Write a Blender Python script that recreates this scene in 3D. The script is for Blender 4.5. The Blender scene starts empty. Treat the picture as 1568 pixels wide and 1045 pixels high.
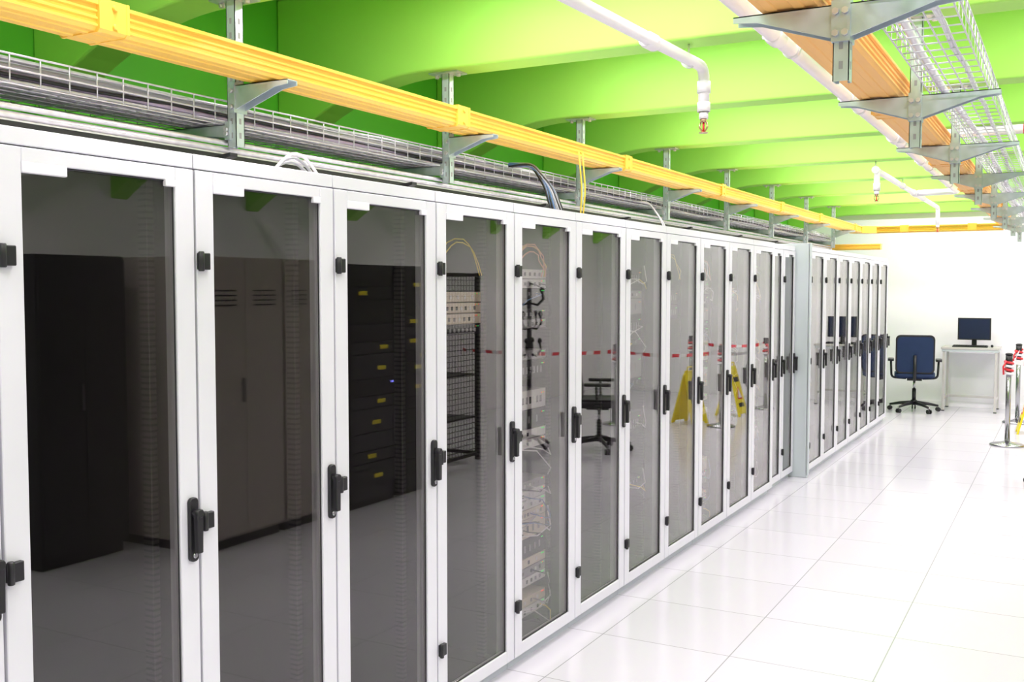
import bpy, math, random
from mathutils import Vector, Matrix
random.seed(7)
scene = bpy.context.scene
COL = scene.collection
try:
    scene.view_settings.view_transform = 'Standard'
    scene.view_settings.look = 'None'
except Exception:
    pass

# ------------------------------------------------------------------ materials
def mat(name, col, rough=0.5, metal=0.0, var=0.04, scale=12.0, emis=None, estr=0.0, spec=0.5, bump=0.0, coat=0.0):
    m = bpy.data.materials.new(name); m.use_nodes = True
    nt = m.node_tree; n = nt.nodes; l = nt.links
    p = n['Principled BSDF']
    p.inputs['Metallic'].default_value = metal
    p.inputs['Roughness'].default_value = rough
    p.inputs['Specular IOR Level'].default_value = spec
    p.inputs['Coat Weight'].default_value = coat
    tc = n.new('ShaderNodeTexCoord'); nz = n.new('ShaderNodeTexNoise')
    nz.inputs['Scale'].default_value = scale; nz.inputs['Detail'].default_value = 0
    l.new(tc.outputs['Object'], nz.inputs['Vector'])
    mr = n.new('ShaderNodeMapRange'); mr.inputs['To Min'].default_value = 1-var; mr.inputs['To Max'].default_value = 1+var
    l.new(nz.outputs['Fac'], mr.inputs['Value'])
    mx = n.new('ShaderNodeVectorMath'); mx.operation = 'SCALE'
    mx.inputs[0].default_value = col[:3]
    l.new(mr.outputs['Result'], mx.inputs['Scale'])
    l.new(mx.outputs['Vector'], p.inputs['Base Color'])
    if bump:
        b = n.new('ShaderNodeBump'); b.inputs['Strength'].default_value = bump; b.inputs['Distance'].default_value = 0.002
        n2 = n.new('ShaderNodeTexNoise'); n2.inputs['Scale'].default_value = 120; n2.inputs['Detail'].default_value = 0
        l.new(tc.outputs['Object'], n2.inputs['Vector']); l.new(n2.outputs['Fac'], b.inputs['Height']); l.new(b.outputs['Normal'], p.inputs['Normal'])
    if emis:
        p.inputs['Emission Color'].default_value = emis; p.inputs['Emission Strength'].default_value = estr
    return m

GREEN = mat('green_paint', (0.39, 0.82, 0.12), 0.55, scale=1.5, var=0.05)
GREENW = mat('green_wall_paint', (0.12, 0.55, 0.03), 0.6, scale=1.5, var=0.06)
WALL = mat('white_wall_paint', (0.93, 0.92, 0.95), 0.7, scale=2, var=0.02)
WALLR = mat('right_wall_paint', (0.87, 0.84, 0.85), 0.7, scale=2, var=0.03)
RACKW = mat('rack_white_powdercoat', (0.76, 0.77, 0.81), 0.38, var=0.015)
RACKG = mat('rack_panel_grey', (0.60, 0.66, 0.68), 0.4, var=0.02)
INNER = mat('rack_interior_dark', (0.08, 0.074, 0.07), 0.6)
BLACK = mat('black_plastic', (0.012, 0.012, 0.014), 0.4)
BLACKM = mat('black_metal', (0.02, 0.02, 0.022), 0.45, metal=0.2)
CABG = mat('cabinet_grey', (0.42, 0.375, 0.34), 0.5)
LABEL = mat('white_label_plastic', (0.88, 0.88, 0.92), 0.4)
ORANGE = mat('orange_duct_plastic', (1.0, 0.60, 0.09), 0.35, var=0.0, spec=0.5)
ORANGER = mat('orange_duct_plastic_deep', (1.0, 0.56, 0.16), 0.5, var=0.0, spec=0.4)
STEEL = mat('galvanised_steel', (0.74, 0.73, 0.79), 0.3, metal=0.55, scale=40, var=0.15)
ZINC = mat('zinc_bracket', (0.60, 0.68, 0.72), 0.35, metal=0.45, scale=30, var=0.1)
CHROME = mat('chrome', (0.42, 0.42, 0.44), 0.22, metal=1.0)
PIPEW = mat('white_pipe_paint', (0.90, 0.88, 0.93), 0.3, var=0.02)
BRASS = mat('sprinkler_brass', (0.55, 0.36, 0.22), 0.3, metal=0.8)
RED = mat('red_plastic', (0.7, 0.03, 0.04), 0.4)
YEL = mat('yellow_plastic', (0.9, 0.75, 0.02), 0.4)
YCAB = mat('yellow_cable_sheath', (0.9, 0.65, 0.05), 0.45)
GCAB = mat('grey_cable_sheath', (0.42, 0.42, 0.45), 0.35)
WCAB = mat('white_cable_sheath', (0.80, 0.77, 0.82), 0.3)
LCAB = mat('lilac_cable_sheath', (0.55, 0.46, 0.62), 0.3)
BCAB = mat('blue_cable_sheath', (0.12, 0.22, 0.42), 0.4)
KCAB = mat('black_cable_sheath', (0.02, 0.02, 0.02), 0.4)
OCAB = mat('orange_cable_sheath', (0.85, 0.4, 0.25), 0.45)
GEARK = mat('gear_black', (0.03, 0.03, 0.035), 0.4)
GEARG = mat('gear_grey', (0.34, 0.34, 0.36), 0.4)
GEARS = mat('gear_silver', (0.82, 0.82, 0.83), 0.35, metal=0.1)
GEARB = mat('gear_beige', (0.76, 0.68, 0.55), 0.5)
LEDG = mat('led_green', (0.1, 0.9, 0.2), 0.4, emis=(0.1, 1, 0.2, 1), estr=.6)
LEDB = mat('led_blue', (0.1, 0.1, 0.9), 0.4, emis=(0.2, 0.2, 1, 1), estr=14)
LEDR = mat('led_red', (0.9, 0.1, 0.05), 0.4, emis=(1, 0.12, 0.05, 1), estr=1)
NAVY = mat('navy_fabric', (0.012, 0.03, 0.09), 0.85, bump=0.5)
DESKT = mat('desk_laminate', (0.60, 0.58, 0.56), 0.4)
SCREEN = mat('monitor_screen', (0.01, 0.02, 0.06), 0.15)
LAMP = mat('lamp_diffuser', (0.9, 0.9, 0.9), 0.5)

def glass_mat():
    m = bpy.data.materials.new('smoked_glass'); m.use_nodes = True
    nt = m.node_tree; n = nt.nodes; l = nt.links
    n.remove(n['Principled BSDF']); out = n['Material Output']
    t = n.new('ShaderNodeBsdfTransparent'); t.inputs['Color'].default_value = (0.81, 0.795, 0.79, 1)
    g = n.new('ShaderNodeBsdfGlossy'); g.inputs['Roughness'].default_value = 0.012; g.inputs['Color'].default_value = (1, 1, 1, 1)
    # Schlick reflectance, identical from both sides of the thin sheet
    lw = n.new('ShaderNodeLayerWeight'); lw.inputs['Blend'].default_value = 0.5
    pw = n.new('ShaderNodeMath'); pw.operation = 'POWER'; pw.inputs[1].default_value = 4.4
    l.new(lw.outputs['Facing'], pw.inputs[0])
    ma = n.new('ShaderNodeMath'); ma.operation = 'MULTIPLY_ADD'; ma.inputs[1].default_value = .94; ma.inputs[2].default_value = .06
    l.new(pw.outputs[0], ma.inputs[0])
    mx = n.new('ShaderNodeMixShader')
    l.new(ma.outputs[0], mx.inputs['Fac']); l.new(t.outputs['BSDF'], mx.inputs[1]); l.new(g.outputs['BSDF'], mx.inputs[2])
    l.new(mx.outputs['Shader'], out.inputs['Surface'])
    return m
GLASS = glass_mat()

def grid_mat(name, base, line, sx, sy, ox, oy, lw, rough, axes=('X', 'Y'), metal=0.0, tile_var=0.02):
    m = bpy.data.materials.new(name); m.use_nodes = True
    nt = m.node_tree; n = nt.nodes; l = nt.links; p = n['Principled BSDF']
    tc = n.new('ShaderNodeTexCoord'); sep = n.new('ShaderNodeSeparateXYZ'); l.new(tc.outputs['Object'], sep.inputs[0])
    def M(op, a, b=None, c=None):
        q = n.new('ShaderNodeMath'); q.operation = op
        for i, v in enumerate((a, b, c)):
            if v is None: continue
            if isinstance(v, (int, float)): q.inputs[i].default_value = v
            else: l.new(v, q.inputs[i])
        return q.outputs[0]
    res = []; ids = []
    for ax, s, o in ((axes[0], sx, ox), (axes[1], sy, oy)):
        u = M('DIVIDE', M('SUBTRACT', sep.outputs[ax], o), s)
        fr = M('FRACT', u); ids.append(M('FLOOR', u))
        d = M('ABSOLUTE', M('SUBTRACT', fr, 0.5))
        res.append(M('GREATER_THAN', d, 0.5-lw/s))
    mask = M('MAXIMUM', res[0], res[1])
    cmb = n.new('ShaderNodeCombineXYZ'); l.new(ids[0], cmb.inputs[0]); l.new(ids[1], cmb.inputs[1])
    wn = n.new('ShaderNodeTexWhiteNoise'); l.new(cmb.outputs[0], wn.inputs['Vector'])
    sc = n.new('ShaderNodeMapRange'); sc.inputs['To Min'].default_value = 1-tile_var; sc.inputs['To Max'].default_value = 1
    l.new(wn.outputs['Value'], sc.inputs['Value'])
    vm = n.new('ShaderNodeVectorMath'); vm.operation = 'SCALE'; vm.inputs[0].default_value = base[:3]; l.new(sc.outputs[0], vm.inputs['Scale'])
    mix = n.new('ShaderNodeMix'); mix.data_type = 'RGBA'
    l.new(mask, mix.inputs['Factor']); l.new(vm.outputs[0], mix.inputs['A']); mix.inputs['B'].default_value = (*line[:3], 1)
    l.new(mix.outputs['Result'], p.inputs['Base Color'])
    p.inputs['Roughness'].default_value = rough
    p.inputs['Metallic'].default_value = metal
    return m
FLOOR = grid_mat('raised_floor_tiles', (0.67, 0.66, 0.70), (0.36, 0.36, 0.37), 0.6, 0.6, -1.27, 4.9, 0.0025, 0.17, tile_var=.05)
RAIL = grid_mat('punched_rail', (0.085, 0.08, 0.077), (0.03, 0.03, 0.03), 5.0, 0.016, 0, 0, 0.003, 0.5, axes=('X', 'Z'))
TAPE = grid_mat('hazard_tape', (0.75, 0.03, 0.05), (0.85, 0.85, 0.85), 0.16, 50, 0, 25, 0.04, 0.5, axes=('X', 'Y'))

# ------------------------------------------------------------------ mesh builder
class MB:
    def __init__(s):
        s.v = []; s.f = []; s.mi = []; s.sm = []; s.mats = []; s.M = Matrix.Identity(4)
    def _m(s, m):
        if m not in s.mats: s.mats.append(m)
        return s.mats.index(m)
    def add(s, vs, fs, m, smooth=False):
        b = len(s.v); k = s._m(m)
        s.v += [tuple(s.M @ Vector(v)) for v in vs]
        for i, f in enumerate(fs):
            s.f.append(tuple(b+j for j in f)); s.mi.append(k)
            s.sm.append(smooth[i] if isinstance(smooth, list) else smooth)
    def box(s, x0, x1, y0, y1, z0, z1, m):
        vs = [(x0,y0,z0),(x1,y0,z0),(x1,y1,z0),(x0,y1,z0),(x0,y0,z1),(x1,y0,z1),(x1,y1,z1),(x0,y1,z1)]
        s.add(vs, [(0,3,2,1),(4,5,6,7),(0,1,5,4),(1,2,6,5),(2,3,7,6),(3,0,4,7)], m)
    def cyl(s, p0, p1, r, m, seg=14, r1=None):
        s.sweep([p0, p1], r, m, seg, r_end=r1)
    def sweep(s, pts, r, m, seg=8, r_end=None, radii=None, cap=True):
        pts = [Vector(p) for p in pts]; n = len(pts)
        if radii is None:
            radii = [r + ((r_end-r)*i/(n-1) if r_end is not None else 0) for i in range(n)]
        up = None; vs = []
        for i in range(n):
            t = (pts[min(i+1, n-1)]-pts[max(i-1, 0)])
            if t.length < 1e-9: t = Vector((0, 0, 1))
            t.normalize()
            if up is None:
                a = Vector((0, 0, 1)) if abs(t.z) < 0.9 else Vector((1, 0, 0))
                up = (a - t*a.dot(t)).normalized()
            else:
                up = (up - t*up.dot(t))
                if up.length < 1e-6: up = t.orthogonal()
                up.normalize()
            sd = t.cross(up)
            for k in range(seg):
                a = 2*math.pi*k/seg
                vs.append(pts[i] + (up*math.cos(a) + sd*math.sin(a))*radii[i])
        fs = []; sm = []
        for i in range(n-1):
            for k in range(seg):
                a = i*seg+k; b = i*seg+(k+1) % seg
                fs.append((a, b, b+seg, a+seg)); sm.append(True)
        if cap:
            fs.append(tuple(reversed(range(seg)))); sm.append(False)
            fs.append(tuple(range((n-1)*seg, n*seg))); sm.append(False)
        s.add(vs, fs, m, sm)
    def prism(s, poly, axis, a0, a1, m, smooth=False):
        n = len(poly)
        def mk(p, a):
            if axis == 'X': return (a, p[0], p[1])
            if axis == 'Y': return (p[0], a, p[1])
            return (p[0], p[1], a)
        vs = [mk(p, a0) for p in poly] + [mk(p, a1) for p in poly]
        fs = [(i, (i+1) % n, (i+1) % n+n, i+n) for i in range(n)]
        sm = [smooth]*n + [False, False]
        fs += [tuple(reversed(range(n))), tuple(range(n, 2*n))]
        s.add(vs, fs, m, sm)
    def build(s, name, bevel=0.0, seg=2, origin=None):
        V = [Vector(v) for v in s.v]
        if origin is None:
            xs = [v.x for v in V]; ys = [v.y for v in V]; zs = [v.z for v in V]
            origin = Vector(((min(xs)+max(xs))/2, (min(ys)+max(ys))/2, min(zs)))
        origin = Vector(origin)
        me = bpy.data.meshes.new(name)
        me.from_pydata([tuple(v-origin) for v in V], [], s.f)
        for m in s.mats: me.materials.append(m)
        me.polygons.foreach_set('material_index', s.mi)
        me.polygons.foreach_set('use_smooth', s.sm)
        me.update()
        import bmesh
        bm = bmesh.new(); bm.from_mesh(me); bmesh.ops.recalc_face_normals(bm, faces=bm.faces); bm.to_mesh(me); bm.free()
        o = bpy.data.objects.new(name, me); o.location = origin; COL.objects.link(o)
        if bevel:
            b = o.modifiers.new('bevel', 'BEVEL'); b.width = bevel; b.segments = seg; b.limit_method = 'ANGLE'; b.angle_limit = math.radians(50)
        return o

def rrect(w, h, r, n=5, cx=0, cy=0):
    pts = []
    for sx, sy, a0 in ((1, 1, 0), (-1, 1, 90), (-1, -1, 180), (1, -1, 270)):
        for i in range(n+1):
            a = math.radians(a0+90*i/n)
            pts.append((cx+sx*(w/2-r)+r*math.cos(a), cy+sy*(h/2-r)+r*math.sin(a)))
    return pts

def roundpath(pts, r, n=6):
    pts = [Vector(p) for p in pts]; out = [pts[0]]
    for i in range(1, len(pts)-1):
        a = (pts[i-1]-pts[i]).normalized(); b = (pts[i+1]-pts[i]).normalized()
        p0 = pts[i]+a*r; p1 = pts[i]+b*r
        for k in range(n+1):
            t = k/n; out.append(p0*(1-t)**2 + pts[i]*2*t*(1-t) + p1*t*t)
    out.append(pts[-1]); return out

# ------------------------------------------------------------------ room
XL, XR, Y0, Y1, ZC, ZB = -3.6, 2.6, -3.0, 15.0, 3.08, 2.63
def shell(name, b, m):
    q = MB(); q.box(*b, m); return q.build(name, origin=(0, 0, 0))
shell('floor', (XL-.2, XR+.2, Y0-.2, Y1+.2, -.12, 0), FLOOR)
shell('ceiling', (XL-.2, XR+.2, Y0-.2, Y1+.2, ZC, ZC+.15), GREEN)
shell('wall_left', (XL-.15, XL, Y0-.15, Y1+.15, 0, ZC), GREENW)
shell('wall_right', (XR, XR+.15, Y0-.15, Y1+.15, 0, ZC), WALLR)
shell('wall_back', (XL, XR, Y1, Y1+.15, 0, ZC), WALL)
shell('wall_front', (XL, XR, Y0-.15, Y0, 0, ZC), WALLR)
shell('baseboard_back', (-1.9, XR, Y1-.012, Y1, 0.0, 0.07), WALL)

BY = [2.65+1.5*k for k in range(-3, 9)]
BY[3] = 2.74; BY[-1] = 14.91
for y in BY:
    q = MB(); th = 0.085
    def hz(d): return ZB - 0.40*d*d
    left = [(-2.71-.89*i/12, hz(.89*i/12)) for i in range(13)]
    right = [(1.71+.89*i/12, hz(.89*i/12)) for i in range(13)]
    poly = [(XL, ZC)] + list(reversed(left)) + right + [(XR, ZC)]
    q.prism(poly, 'Y', y-th, y+th, GREEN)
    q.build('ceiling_beam', bevel=0.012, seg=3)
    q = MB()
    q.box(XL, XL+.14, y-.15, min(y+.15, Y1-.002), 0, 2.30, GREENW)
    q.build('wall_pilaster', bevel=0.008)

# lamps in the bays between beams
for k, y in enumerate(BY[:-1]):
    yc = y+.75
    for (xa, xb) in ((-2.5, -0.8), (-0.2, 1.5)):
        q = MB()
        q.box(xa, xb, yc-.09, yc+.09, ZC-.045, ZC, PIPEW)
        q.prism([(yc-.07, ZC-.045), (yc-.06, ZC-.075), (yc+.06, ZC-.075), (yc+.07, ZC-.045)], 'X', xa+.02, xb-.02, LAMP)
        q.box(xa, xa+.02, yc-.075, yc+.075, ZC-.08, ZC-.045, PIPEW)
        q.box(xb-.02, xb, yc-.075, yc+.075, ZC-.08, ZC-.045, PIPEW)
        fx = q.build('ceiling_light')
        ld = bpy.data.lights.new('tube_light', 'AREA'); ld.shape = 'RECTANGLE'; ld.size = 1.6; ld.size_y = .14
        ld.energy = 30 if k < len(BY)-3 else 40; ld.color = (0.98, 0.84, 1.0)
        lo = bpy.data.objects.new('tube_light', ld); COL.objects.link(lo)
        lo.parent = fx; lo.location = (0, 0, -.004)

# ------------------------------------------------------------------ server racks
H = 1.96
def rack(y0, w, xf, kind, left_end=False, right_end=False):
    q = MB(); y1 = y0+w; D = 0.9; xb = xf-D; g = 0.0015
    q.box(xb+.02, xf-.035, y0+g, y1-g, 0, 0.045, RACKG)                 # plinth
    q.box(xb, xf-.034, y0+g, y1-g, H-.022, H, RACKW)                    # top
    q.box(xf-.034, xf-.004, y0+g, y1-g, H-.038, H, RACKW)               # fascia
    q.box(xb, xf-.034, y0+g, y0+.016, .045, H-.022, RACKW if left_end else INNER)
    q.box(xb, xf-.034, y1-.016, y1-g, .045, H-.022, RACKW if right_end else INNER)
    if left_end: q.box(xb+.02, xf-.06, y0+.016, y0+.02, .05, H-.03, INNER)
    q.box(xb, xb+.015, y0+.016, y1-.016, .045, H-.022, INNER)
    q.box(xb+.015, xf-.06, y0+.016, y1-.016, .045, .055, INNER)
    q.box(xf-.06, xf-.036, y0+.016, y0+.05, .045, H-.022, RACKW)
    q.box(xf-.06, xf-.036, y1-.05, y1-.016, .045, H-.022, RACKW)
    fw = 0.062 if w > .5 else 0.05
    a, b = y0+.004, y1-.004; zb, zt = 0.05, H-.042
    q.box(xf-.032, xf, a, a+fw, zb, zt, RACKW)
    q.box(xf-.032, xf, b-fw, b, zb, zt, RACKW)
    q.box(xf-.032, xf, a+fw, b-fw, zt-.034, zt, RACKW)
    q.box(xf-.032, xf, a+fw, b-fw, zb, zb+.05, RACKW)
    # dark rubber gasket round the pane
    for (ya_, yb_, za_, zb2) in ((a+fw, a+fw+.004, zb+.05, zt-.034), (b-fw-.004, b-fw, zb+.05, zt-.034), (a+fw, b-fw, zt-.038, zt-.034), (a+fw, b-fw, zb+.05, zb+.054)):
        q.box(xf-.0115, xf-.006, ya_, yb_, za_, zb2, BLACK)
    q.box(xf-.018, xf-.012, a+fw, b-fw, zb+.05, zt-.034, GLASS)
    q.box(xf-.011, xf+.003, a+fw, a+fw+.115, zt-.056, zt-.032, LABEL)
    q.box(xf-.011, xf+.003, b-fw-.032, b-fw, zt-.05, zt-.032, LABEL)
    for z in (0.27, 0.99, 1.68):
        q.box(xf, xf+.014, y0+.002, y0+.040, z-.022, z+.022, BLACK)
        q.cyl((xf+.012, y0+.008, z-.026), (xf+.012, y0+.008, z+.026), .008, BLACK, 10)
    hy = y1-.030; z = 0.975
    q.prism(rrect(.030, .17, .012, cx=hy, cy=z), 'X', xf, xf+.012, BLACK)
    q.prism([(hy-.011, z+.05), (hy+.011, z+.05), (hy+.009, z-.06), (hy-.009, z-.06)], 'X', xf+.018, xf+.034, BLACK)
    q.cyl((xf+.01, hy, z+.045), (xf+.036, hy, z+.045), .012, BLACK, 12)
    q.cyl((xf+.01, hy, z-.068), (xf+.016, hy, z-.068), .008, CHROME, 12)
    ri = (w-0.45)/2 if w > .5 else .07
    for yy in (y0+ri-.012, y1-ri-.012):
        q.box(xf-.135, xf-.10, yy, yy+.024, .06, H-.03, RAIL)
        q.box(xb+.10, xb+.135, yy, yy+.024, .06, H-.03, RAIL)
    rnd = random.Random(int(y0*1000))
    gx = xf-.115; ya, yb = y0+ri+.006, y1-ri-.006
    if kind != 'empty':
        z = {'full': .12, 'top': 1.42, 'mid': .5, 'dark': .3}[kind]
        zmax = {'top': 1.56}.get(kind, H-.22)
        while z < zmax:
            h = rnd.choice((.044, .044, .088, .132)) if kind != 'full' else rnd.choice((.044, .044, .088))
            if kind != 'top' and rnd.random() < (.25 if kind == 'full' else .45): z += h*1.1; continue
            if kind == 'full': m = rnd.choice((GEARS, GEARG, GEARK, GEARS, GEARB))
            elif kind == 'dark': m = rnd.choice((GEARK, GEARK, GEARG))
            elif kind == 'top': m = rnd.choice((GEARB, GEARK))
            else: m = rnd.choice((GEARK, GEARG, GEARK))
            q.box(gx-.55, gx, ya, yb, z+.002, z+h-.002, m)
            npt = rnd.randint(5, 12)
            for i in range(npt):
                yy = ya+.03+(yb-ya-.06)*i/npt
                q.box(gx, gx+.003, yy, yy+.014, z+h*.3, z+h*.65, rnd.choice((GEARK, GEARG, GEARS)) if m != GEARK else GEARG)
            for i in range(3):
                q.box(gx, gx+.004, yb-.03-.01*i, yb-.026-.01*i, z+h*.75, z+h*.75+.004, rnd.choice((LEDG, LEDG, LEDR)))
            if rnd.random() < .6 and kind != 'top':
                for c in range(rnd.randint(1, 4)):
                    yy = rnd.uniform(ya+.04, yb-.04); e = rnd.choice((ya+.01, yb-.01)); dz = rnd.uniform(-.18, .1)
                    cm = rnd.choice((GCAB, WCAB, KCAB, KCAB, YCAB, BCAB, WCAB) if kind != 'dark' else (KCAB, GCAB, BCAB))
                    zz = z+h*.5
                    q.sweep([(gx, yy, zz), (gx+.03, yy, zz-.004), (gx+.042, (yy+e)/2, zz-.03), (gx+.03, e, zz-.05+dz*.5), (gx+.015, e, zz+dz)], .003, cm, 5)
            z += h
    if kind in ('top', 'full'):
        cy = (y0+y1)/2
        for c in range(2 if kind == 'top' else 4):
            r0 = rnd.uniform(.08, .17); cm = rnd.choice((YCAB, OCAB, WCAB)) if kind == 'full' else YCAB
            pts = [(gx+.03+rnd.uniform(-.01, .01), cy+r0*math.cos(t)*1.0, H-.30+r0*.9*math.sin(t)) for t in [i*.35 for i in range(11)]]
            q.sweep(pts, .003, cm, 5)
    if kind == 'empty' and 1.0 < y0 < 2.2:
        q.sweep(roundpath([(xf-.5, y0+.30, 1.93), (xf-.5, y0+.31, 1.2), (xf-.45, y0+.26, .7), (xf-.5, y0+.24, .06)], .15), .008, KCAB, 8)
        q.sweep(roundpath([(xf-.5, y0+.34, 1.93), (xf-.5, y0+.35, 1.0), (xf-.42, y0+.30, .5), (xf-.5, y0+.27, .06)], .15), .006, KCAB, 8)
    return q.build('server_rack', bevel=0.0022, seg=1)

seams = [.24, .81, 1.385, 1.953, 2.528, 3.112, 3.703, 4.300, 4.905, 5.510, 6.115, 6.72, 7.325, 7.926]
kinds = ['empty', 'empty', 'empty', 'empty', 'empty', 'top', 'full', 'empty', 'mid', 'top', 'full', 'mid', 'full']
for i in range(13):
    rack(seams[i], seams[i+1]-seams[i], -2.015, kinds[i], left_end=(i == 0))
rack(7.928, .37, -2.04, 'mid'); rack(8.302, .41, -2.04, 'dark', right_end=True)
for i in range(7):
    rack(8.765+.6*i, .6, -1.93, ['mid', 'empty', 'dark', 'mid', 'empty', 'dark', 'mid'][i], left_end=False, right_end=(i == 6))
q = MB()
q.box(-2.85, -1.925, 8.722, 8.760, 0, 1.985, RACKG)
q.box(-1.935, -1.915, 8.722, 8.763, 0.02, 1.985, RACKG)
q.build('rack_row_end_panel', bevel=.003)

# ------------------------------------------------------------------ overhead ducting
def duct_section(q, along, c, zc, a0, a1, w=.155, h=.085, m=ORANGE):
    n = 3; prof = []
    hw = w/2; z0 = zc-h/2; z1 = zc+h/2
    prof.append((hw-.012, z0))
    for i in range(n):
        za = z0+.008+(h-.026)*i/n; zb_ = z0+.008+(h-.026)*(i+.62)/n
        prof += [(hw-.006, za), (hw, za+.004), (hw, zb_-.003), (hw-.006, zb_)]
    prof += [(hw-.004, z1-.016), (hw+.006, z1-.014), (hw+.006, z1-.004), (hw-.004, z1)]
    left = [(-x, z) for x, z in reversed(prof)]
    und = []
    for i in range(2):
        x0 = -hw+.028+(w-.03)*i/2; x1 = x0+(w-.04)/5
        und += [(x0, z0), (x0+.004, z0-.003), (x1, z0-.003), (x1+.004, z0)]
    poly = prof + left + und
    poly = [(c+p[0], p[1]) for p in poly]
    # 2 m lengths, as the couplers join them
    a = a0
    while a < a1-.001:
        b = min(a+2.0, a1); q.prism(poly, 'Y' if along == 'Y' else 'X', a, b, m); a = b
def coupler(q, along, c, zc, a, w=.155, h=.085, m=ORANGE):
    hw = w/2+.007; z0 = zc-h/2-.002; z1 = zc+h/2+.006
    for d0, d1, e in ((-.05, .05, 0), (-.052, -.042, .002), (.042, .052, .002)):
        poly = [(c-hw-e, z0+.008), (c-hw-e+.01, z0-e), (c+hw+e-.01, z0-e), (c+hw+e, z0+.008), (c+hw+e, z1), (c-hw-e, z1)]
        q.prism(poly, along, a+d0, a+d1, m)
    for s in (-1, 1):
        if along == 'Y':
            q.cyl((c+s*(hw-.002), a, z0+.02), (c+s*(hw+.010), a, z0+.02), .008, m, 10)
            q.cyl((c+s*(hw-.002), a, z1-.02), (c+s*(hw+.010), a, z1-.02), .008, m, 10)
DZ = 2.372; DX = -2.48; RX = -0.665
q = MB(); duct_section(q, 'Y', DX, DZ, -2.0, 13.88)
for y in [0.1, 2.03, 3.93, 5.87, 7.83, 9.7, 11.4, 13.45]: coupler(q, 'Y', DX, DZ, y)
q.prism([(DX-.08, 13.88), (DX+.08, 13.88), (DX+.24, 14.0), (DX+.24, 14.16), (DX+.05, 14.16), (DX-.08, 14.03)], 'Z', DZ-.045, DZ+.045, ORANGE)
q.build('orange_cable_duct', origin=(DX, 5, DZ))
q = MB(); duct_section(q, 'X', 14.08, DZ, DX+.24, RX-.085)
for x in (-1.9, -1.1): coupler(q, 'X', 14.08, DZ, x)
q.build('orange_cable_duct')
q = MB(); duct_section(q, 'Y', RX, DZ+.01, -2.0, 14.2, w=.17, m=ORANGER)
for y in [0.9, 2.35, 4.6, 6.6, 8.4, 10.6, 12.6]: coupler(q, 'Y', RX, DZ+.01, y, w=.17, m=ORANGER)
q.build('orange_cable_duct', origin=(RX, 5, DZ))
q = MB(); duct_section(q, 'X', 13.5, 2.13, -3.4, -2.1, w=.14, h=.07); q.build('orange_cable_duct')

# strut hangers -----------------------------------------------------------
def strut(x, y, zbot, lz, rz, lw, rw, ld_=.085, rd_=.085):
    q = MB(); t = .0025; hw = .0205; zt_ = ZB-.001
    q.box(x-hw, x+hw, y-hw, y-hw+t, zbot, zt_, ZINC)
    q.box(x-hw, x-hw+t, y-hw, y+hw, zbot, zt_, ZINC)
    q.box(x+hw-t, x+hw, y-hw, y+hw, zbot, zt_, ZINC)
    q.box(x-hw, x-hw+.010, y+hw-t, y+hw, zbot, zt_, ZINC)
    q.box(x+hw-.010, x+hw, y+hw-t, y+hw, zbot, zt_, ZINC)
    q.box(x-.08, x+.08, y-.045, y+.045, ZB-.008, zt_, ZINC)
    for sx in (-.06, .06):
        q.cyl((x+sx, y, ZB-.022), (x+sx, y, ZB-.006), .011, STEEL, 6)
    z = zbot+.03
    while z < ZB-.06:
        q.box(x-.005, x+.005, y-hw-.0006, y-hw+.001, z, z+.02, GEARG)
        q.box(x+hw-.001, x+hw+.0006, y-.005, y+.005, z, z+.02, GEARG); z += .05
    for s, zt, L, dd in ((-1, lz, lw, ld_), (1, rz, rw, rd_)):
        xa = x+s*hw; xe = x+s*(hw+L)
        for yy in (y-.026, y+.022):
            q.prism([(xa, zt), (xe, zt), (xe, zt-.016), (x+s*(hw+L*.75), zt-.022), (xa, zt-dd)], 'Y', yy, yy+.004, ZINC)
        q.box(min(xa, xe), max(xa, xe), y-.026, y+.026, zt-.003, zt, ZINC)
        q.box(min(x, xa+s*.003), max(x, xa+s*.003), y-.032, y+.032, zt-dd-.01, zt+.01, ZINC)
        q.cyl((x+s*.012, y-.034, zt-.02), (x+s*.012, y-.044, zt-.02), .009, STEEL, 6)
        q.cyl((x+s*.012, y-.034, zt-dd+.01), (x+s*.012, y-.044, zt-dd+.01), .009, STEEL, 6)
    return q.build('tray_support_strut')
for y in BY:
    if y < -1.9 or y > 14.5: continue
    strut(-2.62, y, 2.11, 2.190, DZ-.049, .34, .24, ld_=.045)
    if y < 13.9: strut(-.53, y, 2.14, DZ+.01-.049, DZ+.01-.049, .26, .27)

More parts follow.
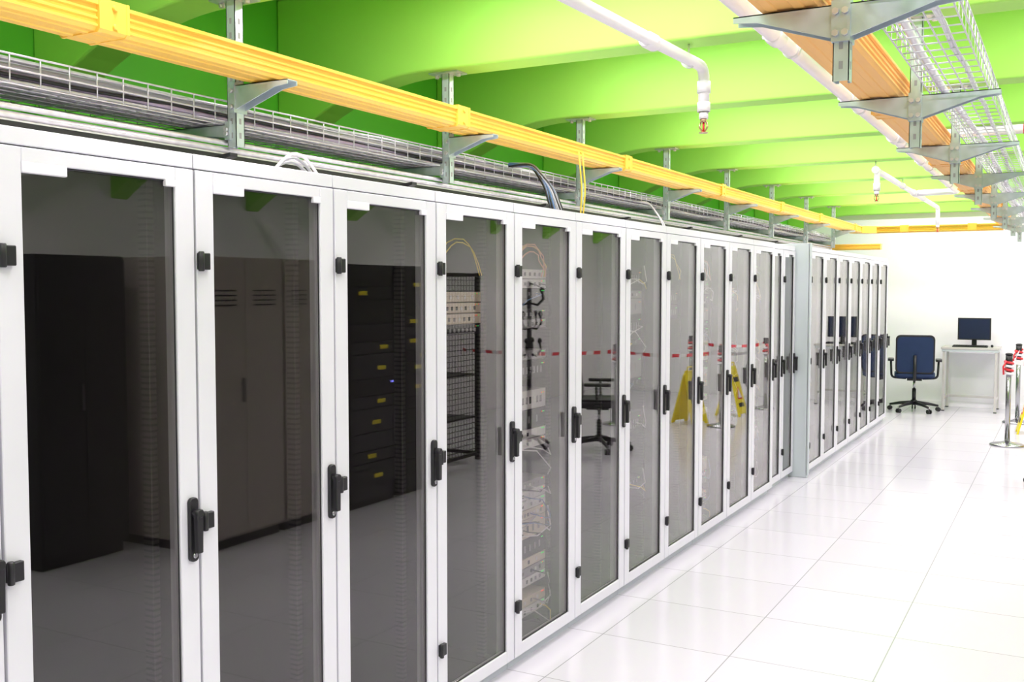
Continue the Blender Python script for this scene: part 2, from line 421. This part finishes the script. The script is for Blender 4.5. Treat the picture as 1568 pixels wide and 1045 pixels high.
# wire basket trays --------------------------------------------------------
def cable_run(q, x0, x1, z0, layers, ny0, ny1, rr, per):
    for L in range(layers):
        for i in range(per):
            cx = x0+(x1-x0)*(i+.5)/per; rad = rr.choice((.006, .009, .012))
            m = rr.choice((GCAB, WCAB, LCAB, WCAB, WCAB, STEEL, STEEL, KCAB))
            pts = []; y = ny0; ph = rr.uniform(0, 6)
            while y < ny1:
                pts.append((cx+.012*math.sin(y*.9+ph)+rr.uniform(-.006, .006), y, z0+L*.019+.006*math.sin(y*2+ph)+rr.uniform(0, .006)))
                y += .3
            q.sweep(pts, rad, m, 6)
def basket(xc, w, zb, h, y0, y1, per, layers):
    q = MB(); r = .0028
    for x in [xc-w/2+w*i/5 for i in range(6)]:
        q.cyl((x, y0, zb), (x, y1, zb), r, STEEL, 5)
    for x in (xc-w/2, xc+w/2):
        for z in (zb+h*.5, zb+h):
            q.cyl((x, y0, z), (x, y1, z), r*1.25, STEEL, 5)
    y = y0
    while y < y1:
        q.sweep([(xc-w/2, y, zb+h), (xc-w/2, y, zb), (xc+w/2, y, zb), (xc+w/2, y, zb+h)], r, STEEL, 5)
        y += .1
    cable_run(q, xc-w/2+.016, xc+w/2-.016, zb+.014, layers, y0+.03, y1-.03, random.Random(int(xc*77)), per)
    return q.build('wire_basket_tray', origin=(xc, (y0+y1)/2, zb))
basket(-2.82, .28, 2.196, .085, -2.0, 13.6, 10, 4)
basket(-.38, .20, DZ+.01-.044, .09, -2.0, 13.6, 2, 1)
# lower ladder tray with conduits, carried on black feet standing on rack tops
q = MB()
for x in (-3.02, -2.662):
    s = 1 if x < -2.7 else -1
    q.box(x-.003, x+.003, -1.0, 13.3, 2.062, 2.086, BLACKM)
    q.box(min(x, x+s*.02), max(x, x+s*.02), -1.0, 13.3, 2.058, 2.063, STEEL)
    q.box(x-.005, x+.005, -1.0, 13.3, 2.086, 2.091, STEEL)
y = -.9
while y < 13.3:
    q.box(-3.02, -2.662, y-.012, y+.012, 2.065, 2.078, STEEL); y += .6
for x, z, r_ in ((-2.672, 2.104, .012), (-2.70, 2.094, .015), (-2.74, 2.094, .014), (-2.665, 2.128, .009)):
    q.cyl((x, -1.0, z), (x, 13.3, z), r_, STEEL, 12)
cable_run(q, -2.99, -2.76, 2.09, 2, -.95, 13.25, random.Random(5), 9)
q.build('cable_ladder', origin=(-2.78, 6, 2.058))
for y in [0.4, 1.45, 2.54, 3.6, 4.85, 6.0, 7.2, 8.5, 9.7, 10.9, 12.1]:
    q = MB(); zt = 2.057; zb_ = 1.961
    for x in (-2.88, -2.64):
        q.box(x-.03, x+.03, y-.03, y+.03, zb_, zb_+.012, BLACKM)
        q.box(x-.02, x+.02, y-.02, y+.02, zb_, zt, BLACKM)
    q.box(-3.0, -2.60, y-.02, y+.02, zt-.02, zt, BLACKM)
    q.prism([(-2.62, zt-.02), (-2.44, zt), (-2.44, zt-.012), (-2.62, zt-.075)], 'Y', y-.018, y+.018, BLACKM)
    q.build('ladder_support_bracket', bevel=.002)

# cable drops from the tray into rack tops
def drop(y, mats, n, seed=1, x1=-2.42, spread=.05, r=.005, top=2.24):
    rr = random.Random(seed); q = MB()
    for i in range(n):
        a = (-2.66, y-.12+rr.uniform(-.03, .03), top+rr.uniform(-.01, .01))
        e = (x1+rr.uniform(-.03, .03), y+rr.uniform(-spread, spread), 1.964)
        q.sweep(roundpath([a, (-2.56, y-.05+rr.uniform(-.02, .02), top+rr.uniform(-.01, .01)), (x1-.06, e[1], top-.12), e], .04, 5), r, rr.choice(mats), 6)
    q.build('cable_drop', origin=(-2.5, y, 1.964))
drop(4.95, (BCAB, GCAB, GCAB, KCAB), 12, seed=3, spread=.06, r=.006, top=2.27)
drop(6.7, (GCAB, WCAB), 2, seed=6, r=.004, top=2.2)
q = MB()
for i in range(2):
    q.sweep(roundpath([(-2.385+.012*i, 5.12+.02*i, 2.36), (-2.375+.012*i, 5.14+.02*i, 2.15), (-2.40, 5.17+.03*i, 1.964)], .04), .0045, YCAB, 6)
q.build('yellow_cable_drop')
q = MB()
for i, m in enumerate((WCAB, GCAB, GCAB)):
    q.sweep([(-2.30-.03*i, 2.55+.28*t/12+.02*i, 1.967+.095*math.sin(math.pi*t/12)-.01*i*math.sin(math.pi*t/12)) for t in range(13)], .0055, m, 8)
q.build('cable_loop')

# ------------------------------------------------------------------ sprinkler pipes
ZP = 2.56
def clamp(q, x, y, r=.03):
    q.sweep([(x, y-.012, ZP), (x, y+.012, ZP)], r+.006, STEEL, 18)
    q.cyl((x, y, ZP+r), (x, y, ZB-.001), .005, STEEL, 8)
def coupling(q, p, d, r=.03):
    d = Vector(d); p = Vector(p)
    q.sweep([p-d*.05, p-d*.03, p+d*.03, p+d*.05], r, PIPEW, 18, radii=[r+.004, r+.009, r+.009, r+.004])
    q.cyl(p-Vector((r+.02, 0, 0)), p+Vector((r+.02, 0, 0)), .008, PIPEW, 8)
def head(q, x, y, z):
    q.cyl((x, y, z), (x, y, z-.03), .020, PIPEW, 14)
    q.cyl((x, y, z-.03), (x, y, z-.045), .014, BRASS, 12)
    for s in (-1, 1):
        q.sweep([(x+s*.013, y, z-.045), (x+s*.018, y, z-.065), (x+s*.004, y, z-.088)], .004, BRASS, 6)
    q.cyl((x, y, z-.045), (x, y, z-.085), .005, RED, 8)
    q.cyl((x, y, z-.088), (x, y, z-.091), .020, BRASS, 16)
q = MB()
q.sweep(roundpath([(-1.0, -2.8, ZP), (-1.0, 10.95, ZP), (-1.37, 10.98, ZP)], .08), .030, PIPEW, 18)
for y in (1.2, 3.9, 5.33, 8.2): coupling(q, (-1.0, y, ZP), (0, 1, 0), .030)
for y in BY[2:-3]: clamp(q, -1.0, y, .030)
q.sweep([(-1.0, 6.85, ZP), (1.9, 6.85, ZP)], .028, PIPEW, 18)
q.sweep([(-1.0, 6.78, ZP), (-1.0, 6.92, ZP)], .040, PIPEW, 18)
q.cyl((-.93, 6.85, ZP), (-.98, 6.85, ZP), .038, PIPEW, 16)
q.cyl((-.27, 6.85, ZP), (-.24, 6.85, ZP), .031, RED, 18)
q.sweep(roundpath([(-1.40, 8.72, ZP-.16), (-1.40, 8.72, ZP), (-1.40, 13.05, ZP), (-1.40, 13.05, ZP-.2)], .06), .024, PIPEW, 16)
q.sweep([(-1.4, 10.9, ZP), (-1.4, 11.06, ZP)], .034, PIPEW, 16)
q.cyl((-1.4, 8.72, ZP-.10), (-1.4, 8.72, ZP-.16), .028, PIPEW, 16)
head(q, -1.4, 8.72, ZP-.16); head(q, -1.4, 13.05, ZP-.2)
for y in BY[7:-1]:
    if y < 13: clamp(q, -1.4, y, .024)
q.build('sprinkler_pipe', origin=(-1, 6, ZP))
q = MB()
q.sweep(roundpath([(-1.58, -2.8, ZP), (-1.55, 1.2, ZP), (-1.41, 4.30, ZP), (-1.41, 4.30, ZP-.19)], .06), .024, PIPEW, 18)
coupling(q, (-1.445, 3.75, ZP), (0.04, 1, 0), .024)
q.cyl((-1.41, 4.30, ZP-.06), (-1.41, 4.30, ZP-.11), .029, PIPEW, 16)
q.cyl((-1.41, 4.30, ZP-.15), (-1.41, 4.30, ZP-.19), .028, PIPEW, 16)
clamp(q, -1.428, 4.15, .024); clamp(q, -1.495, 2.74, .024)
head(q, -1.41, 4.30, ZP-.19)
q.build('sprinkler_pipe', origin=(-1.45, 2, ZP))

# ------------------------------------------------------------------ furniture
def office_chair(x, y, rot, col=None):
    FAB = NAVY if col is None else col
    q = MB(); q.M = Matrix.Translation((x, y, 0)) @ Matrix.Rotation(rot, 4, 'Z')
    B = q.M.copy()
    for i in range(5):
        a = 2*math.pi*i/5+.3; c, s = math.cos(a), math.sin(a)
        q.sweep([(.03*c, .03*s, .115), (.18*c, .18*s, .10), (.31*c, .31*s, .075)], .02, BLACK, 8, radii=[.026, .02, .014])
        q.cyl((.31*c, .31*s, .085), (.31*c, .31*s, .05), .008, CHROME, 8)
        for k in (-1, 1):
            q.cyl((.31*c-s*.008*k, .31*s+c*.008*k, .028), (.31*c-s*.026*k, .31*s+c*.026*k, .028), .028, BLACK, 14)
    q.cyl((0, 0, .09), (0, 0, .15), .038, BLACK, 14)
    q.cyl((0, 0, .14), (0, 0, .30), .025, BLACK, 14)
    q.cyl((0, 0, .28), (0, 0, .42), .015, CHROME, 12)
    q.box(-.09, .09, -.12, .10, .41, .445, BLACK)
    q.cyl((.09, .05, .425), (.22, .05, .425), .006, BLACK, 8)
    for z0, z1, w, d in ((.445, .46, .44, .42), (.46, .505, .49, .47), (.505, .525, .46, .44)):
        q.prism(rrect(w, d, .09, 6), 'Z', z0, z1, FAB, True)
    q.sweep([(0, -.10, .43), (0, -.24, .43), (0, -.285, .52), (0, -.275, .75)], .02, BLACK, 8)
    q.M = B @ Matrix.Translation((0, -.25, .76)) @ Matrix.Rotation(math.radians(8), 4, 'X')
    q.prism(rrect(.47, .50, .06, 6), 'Y', -.012, .018, BLACK, True)
    q.prism(rrect(.46, .49, .06, 6), 'Y', .018, .045, FAB, True)
    q.prism(rrect(.42, .45, .05, 6), 'Y', .045, .056, FAB, True)
    q.prism(rrect(.43, .46, .05, 6), 'Y', -.022, -.012, FAB, True)
    q.M = B
    for s in (-1, 1):
        q.sweep(roundpath([(s*.10, 0, .43), (s*.28, 0, .44), (s*.29, -.01, .66)], .05), .014, BLACK, 8)
        q.M = B @ Matrix.Translation((s*.29, 0, 0))
        q.prism(rrect(.075, .26, .035, 5), 'Z', .66, .69, BLACK, True)
        q.M = B
    return q.build('office_chair')
office_chair(-1.76, 14.15, math.radians(8))
office_chair(.02, 9.25, math.radians(70), BLACKM)

def desk(x0, x1, y0, y1, h):
    q = MB()
    q.box(x0, x1, y0, y1, h-.028, h, DESKT)
    q.box(x0+.01, x1-.01, y0+.01, y1-.01, h-.06, h-.028, RACKG)
    for x in (x0+.02, x1-.05):
        for y in (y0+.02, y1-.05):
            q.box(x, x+.03, y, y+.03, .01, h-.05, DESKT); q.box(x-.004, x+.034, y-.004, y+.034, 0, .012, BLACK)
    q.box(x0+.02, x1-.02, y1-.045, y1-.03, .14, .17, DESKT)
    for x in (x0+.028, x1-.042): q.box(x, x+.014, y0+.04, y1-.04, .14, .17, DESKT)
    return q.build('computer_desk', bevel=.003)
desk(-1.47, -.78, 14.38, 14.95, .84)
q = MB(); mx, my = -1.10, 14.72
q.prism(rrect(.24, .17, .03, cx=mx, cy=my), 'Z', .84, .852, BLACK)
q.box(mx-.03, mx+.03, my+.01, my+.03, .85, 1.02, BLACK)
q.box(mx-.20, mx+.20, my-.02, my+.012, .925, 1.215, BLACK)
q.box(mx-.185, mx+.185, my-.022, my-.019, .94, 1.20, SCREEN)
q.build('computer_monitor', bevel=.004)
q = MB(); kx, ky = -1.13, 14.50
q.prism([(ky-.07, .84), (ky+.07, .84), (ky+.07, .862), (ky-.07, .852)], 'X', kx-.21, kx+.21, BLACK)
for r_ in range(5):
    for c in range(14):
        yy = ky-.06+.025*r_; zz = .853+.0018*r_
        q.box(kx-.2+.0287*c, kx-.2+.0287*c+.024, yy, yy+.02, zz, zz+.006, GEARK)
q.build('keyboard')
q = MB(); q.sweep([(-.87, 14.46, .858), (-.87, 14.50, .860), (-.87, 14.545, .858)], .02, BLACK, 12, radii=[.012, .018, .012]); q.build('computer_mouse')

def stanchion(x, y, h=.93):
    q = MB()
    q.sweep([(x, y, 0), (x, y, .012), (x, y, .022), (x, y, .035), (x, y, .05)], .16, CHROME, 32, radii=[.165, .165, .15, .06, .03])
    q.cyl((x, y, .03), (x, y, h-.10), .025, CHROME, 20)
    q.cyl((x, y, h-.12), (x, y, h), .033, BLACK, 20)
    q.sweep([(x, y, h), (x, y, h+.012), (x, y, h+.02)], .03, BLACK, 20, radii=[.036, .036, .02])
    for i in range(4):
        z = h-.05-.04*i; a = .5*i
        q.sweep([(x+.037*math.cos(t*.7+a), y+.037*math.sin(t*.7+a), z-.004*t) for t in range(10)], .014, RED if i % 2 == 0 else LABEL, 6)
    q.sweep([(x-.02, y-.03, h-.06), (x-.05, y-.05, h-.12), (x-.045, y-.055, h-.2)], .010, RED, 6)
    return q.build('barrier_stanchion')
ST = [(-.53, 11.5), (-.52, 13.5), (.62, 11.1), (.55, 13.6)]
for s in ST: stanchion(*s)
def tape(a, b, z=.86, sag=.04):
    q = MB(); a = Vector((a[0], a[1], 0)); b = Vector((b[0], b[1], 0)); d = (b-a).normalized(); a = a+d*.06; b = b-d*.06
    vs = []; fs = []; n = 24
    for i in range(n+1):
        t = i/n; p = a.lerp(b, t); zz = z-sag*4*t*(1-t); tw = .6*math.sin(t*5)
        nrm = Vector((-d.y, d.x, 0))
        vs += [p+Vector((0, 0, zz-.022*math.cos(tw)))-nrm*.022*math.sin(tw), p+Vector((0, 0, zz+.022*math.cos(tw)))+nrm*.022*math.sin(tw)]
    for i in range(n): fs.append((2*i, 2*i+2, 2*i+3, 2*i+1))
    q.add(vs, fs, TAPE, True); q.build('barrier_tape')
tape(ST[0], ST[2]); tape(ST[1], ST[3]); tape(ST[0], ST[1], sag=.06); tape(ST[2], (2.5, 10.6))

def floor_sign(x, y, rot):
    q = MB(); B = Matrix.Translation((x, y, 0)) @ Matrix.Rotation(rot, 4, 'Z')
    for s in (-1, 1):
        q.M = B @ Matrix.Translation((0, s*.155, 0)) @ Matrix.Rotation(s*math.radians(14), 4, 'X')
        out = [(-.15, 0), (-.10, 0), (-.09, .03), (.09, .03), (.10, 0), (.15, 0), (.105, .60), (.085, .625), (-.085, .625), (-.105, .60)]
        q.prism(out, 'Y', -.009, .009, YEL)
        q.box(-.085, .085, s*.009-.002, s*.009+.002, .44, .50, BLACK)
        q.prism([(0, .38), (-.08, .22), (.08, .22)], 'Y', s*.010-.002, s*.010+.002, RED)
        q.prism([(0, .355), (-.055, .235), (.055, .235)], 'Y', s*.012-.002, s*.012+.002, LABEL)
        q.box(-.08, .08, s*.009-.002, s*.009+.002, .12, .17, BLACK)
    q.M = B
    q.cyl((-.09, 0, .615), (.09, 0, .615), .014, YEL, 10)
    q.sweep(roundpath([(-.05, 0, .615), (-.05, 0, .67), (.05, 0, .67), (.05, 0, .615)], .02), .009, YEL, 8)
    return q.build('wet_floor_sign')
floor_sign(-.10, 11.65, math.radians(110)); floor_sign(-.33, 12.6, math.radians(95))

# coat stand
q = MB(); cx, cy = .70, 9.05
q.cyl((cx, cy, .06), (cx, cy, 1.62), .024, BLACKM, 14)
q.sweep([(cx, cy, 1.62), (cx, cy, 1.65), (cx, cy, 1.68)], .02, BLACKM, 14, radii=[.022, .038, .012])
for i in range(4):
    a = math.pi/2*i+.4; c, s = math.cos(a), math.sin(a)
    q.sweep([(cx, cy, .12), (cx+.15*c, cy+.15*s, .09), (cx+.26*c, cy+.26*s, .02)], .016, BLACKM, 8)
for zz, L in ((1.46, .20), (1.22, .14), (.95, .12)):
    for i in range(4):
        a = math.pi/2*i+.4+zz; c, s = math.cos(a), math.sin(a)
        q.sweep([(cx, cy, zz), (cx+.6*L*c, cy+.6*L*s, zz-.02), (cx+L*c, cy+L*s, zz+.04), (cx+L*.9*c, cy+L*.9*s, zz+.12)], .011, BLACKM, 8)
        q.sweep([(cx+L*.9*c, cy+L*.9*s, zz+.10), (cx+L*.9*c, cy+L*.9*s, zz+.13), (cx+L*.9*c, cy+L*.9*s, zz+.16)], .02, BLACKM, 10, radii=[.010, .025, .010])
q.build('coat_stand')

# opposite side of the aisle
def steel_cabinet(x0, x1, y0, y1, h, m):
    q = MB()
    q.box(x0+.02, x1, y0, y1, .06, h, m); q.box(x0+.04, x1-.02, y0+.02, y1-.02, 0, .06, BLACKM)
    ym = (y0+y1)/2
    q.box(x0, x0+.019, y0+.006, ym-.002, .08, h-.02, m); q.box(x0, x0+.019, ym+.002, y1-.006, .08, h-.02, m)
    q.box(x0-.02, x0, ym-.035, ym-.02, .9, 1.05, CHROME)
    for z in (1.5, 1.53, 1.56, 1.59):
        q.box(x0-.002, x0, y0+.07, ym-.07, z, z+.008, BLACKM); q.box(x0-.002, x0, ym+.07, y1-.07, z, z+.008, BLACKM)
    return q.build('steel_cabinet', bevel=.004)
steel_cabinet(.97, 1.6, 3.7, 4.3, 1.8, BLACKM)
steel_cabinet(.45, 1.2, 4.42, 5.12, 1.8, CABG)
steel_cabinet(.45, 1.2, 5.13, 5.72, 1.8, CABG)
def black_server(y0, y1):
    q = MB(); x0, x1, h = .42, 1.3, 1.78
    q.box(x0+.03, x1, y0, y1, .05, h, GEARK); q.box(x0+.05, x1-.05, y0+.03, y1-.03, 0, .05, BLACK)
    q.box(x0+.01, x0+.03, y0, y0+.03, .05, h, BLACK); q.box(x0+.01, x0+.03, y1-.03, y1, .05, h, BLACK)
    rr = random.Random(int(y0*10)); z = .15; k = 0
    while z < h-.15:
        hh = rr.choice((.09, .13, .18))
        q.box(x0+.012, x0+.03, y0+.035, y1-.035, z, z+hh-.008, rr.choice((BLACK, GEARK, BLACKM)))
        if rr.random() < .5:
            a = rr.uniform(y0+.06, y1-.2); q.box(x0+.008, x0+.012, a, a+.10, z+hh*.3, z+hh*.3+.03, YEL)
        if k == 5:
            q.box(x0+.006, x0+.012, y1-.1, y1-.085, z+hh*.6, z+hh*.6+.015, LEDB)
        z += hh; k += 1
    q.build('black_server_cabinet', bevel=.003)
black_server(5.8, 6.4); black_server(6.42, 7.02)
q = MB(); x0, x1, y0, y1, h = .8, 1.35, 7.5, 8.2, 1.75
for x in (x0, x1):
    for y in (y0, y1): q.box(x-.02, x+.02, y-.02, y+.02, 0, h, BLACKM)
for z in (.06, h-.02):
    for x in (x0, x1): q.box(x-.015, x+.015, y0, y1, z-.015, z+.015, BLACKM)
    for y in (y0, y1): q.box(x0, x1, y-.015, y+.015, z-.015, z+.015, BLACKM)
n = 14
for i in range(1, n):
    y = y0+(y1-y0)*i/n; q.box(x0-.003, x0+.003, y-.003, y+.003, .06, h-.02, BLACKM); q.box(x1-.003, x1+.003, y-.003, y+.003, .06, h-.02, BLACKM)
for i in range(1, 34):
    z = .06+(h-.08)*i/34; q.box(x0-.003, x0+.003, y0, y1, z-.003, z+.003, BLACKM); q.box(x1-.003, x1+.003, y0, y1, z-.003, z+.003, BLACKM)
for z in (.4, .8, 1.2): q.box(x0+.02, x1-.02, y0+.02, y1-.02, z, z+.012, BLACKM)
q.build('mesh_cabinet')
q = MB(); XD = XR-.002
q.box(XD-.05, XD, 2.0, 2.95, 0, 2.1, CABG); q.box(XD-.07, XD-.05, 2.06, 2.89, .01, 2.04, WALLR); q.cyl((XD-.12, 2.8, 1.0), (XD-.12, 2.68, 1.0), .01, CHROME); q.cyl((XD-.12, 2.8, 1.0), (XD-.07, 2.8, 1.0), .01, CHROME)
q.build('door_1', bevel=.003)

# ------------------------------------------------------------------ world + camera
w = bpy.data.worlds.new('World'); scene.world = w; w.use_nodes = True
w.node_tree.nodes['Background'].inputs[0].default_value = (0.9, 0.95, 1, 1); w.node_tree.nodes['Background'].inputs[1].default_value = 0.3
cam = bpy.data.cameras.new('camera'); co = bpy.data.objects.new('camera', cam); COL.objects.link(co)
co.location = (0, 0, 1.61); co.rotation_euler = (math.radians(90-2.98), 0, math.radians(28.7))
cam.sensor_width = 36; cam.lens = 35.82; cam.clip_start = .05
scene.camera = co
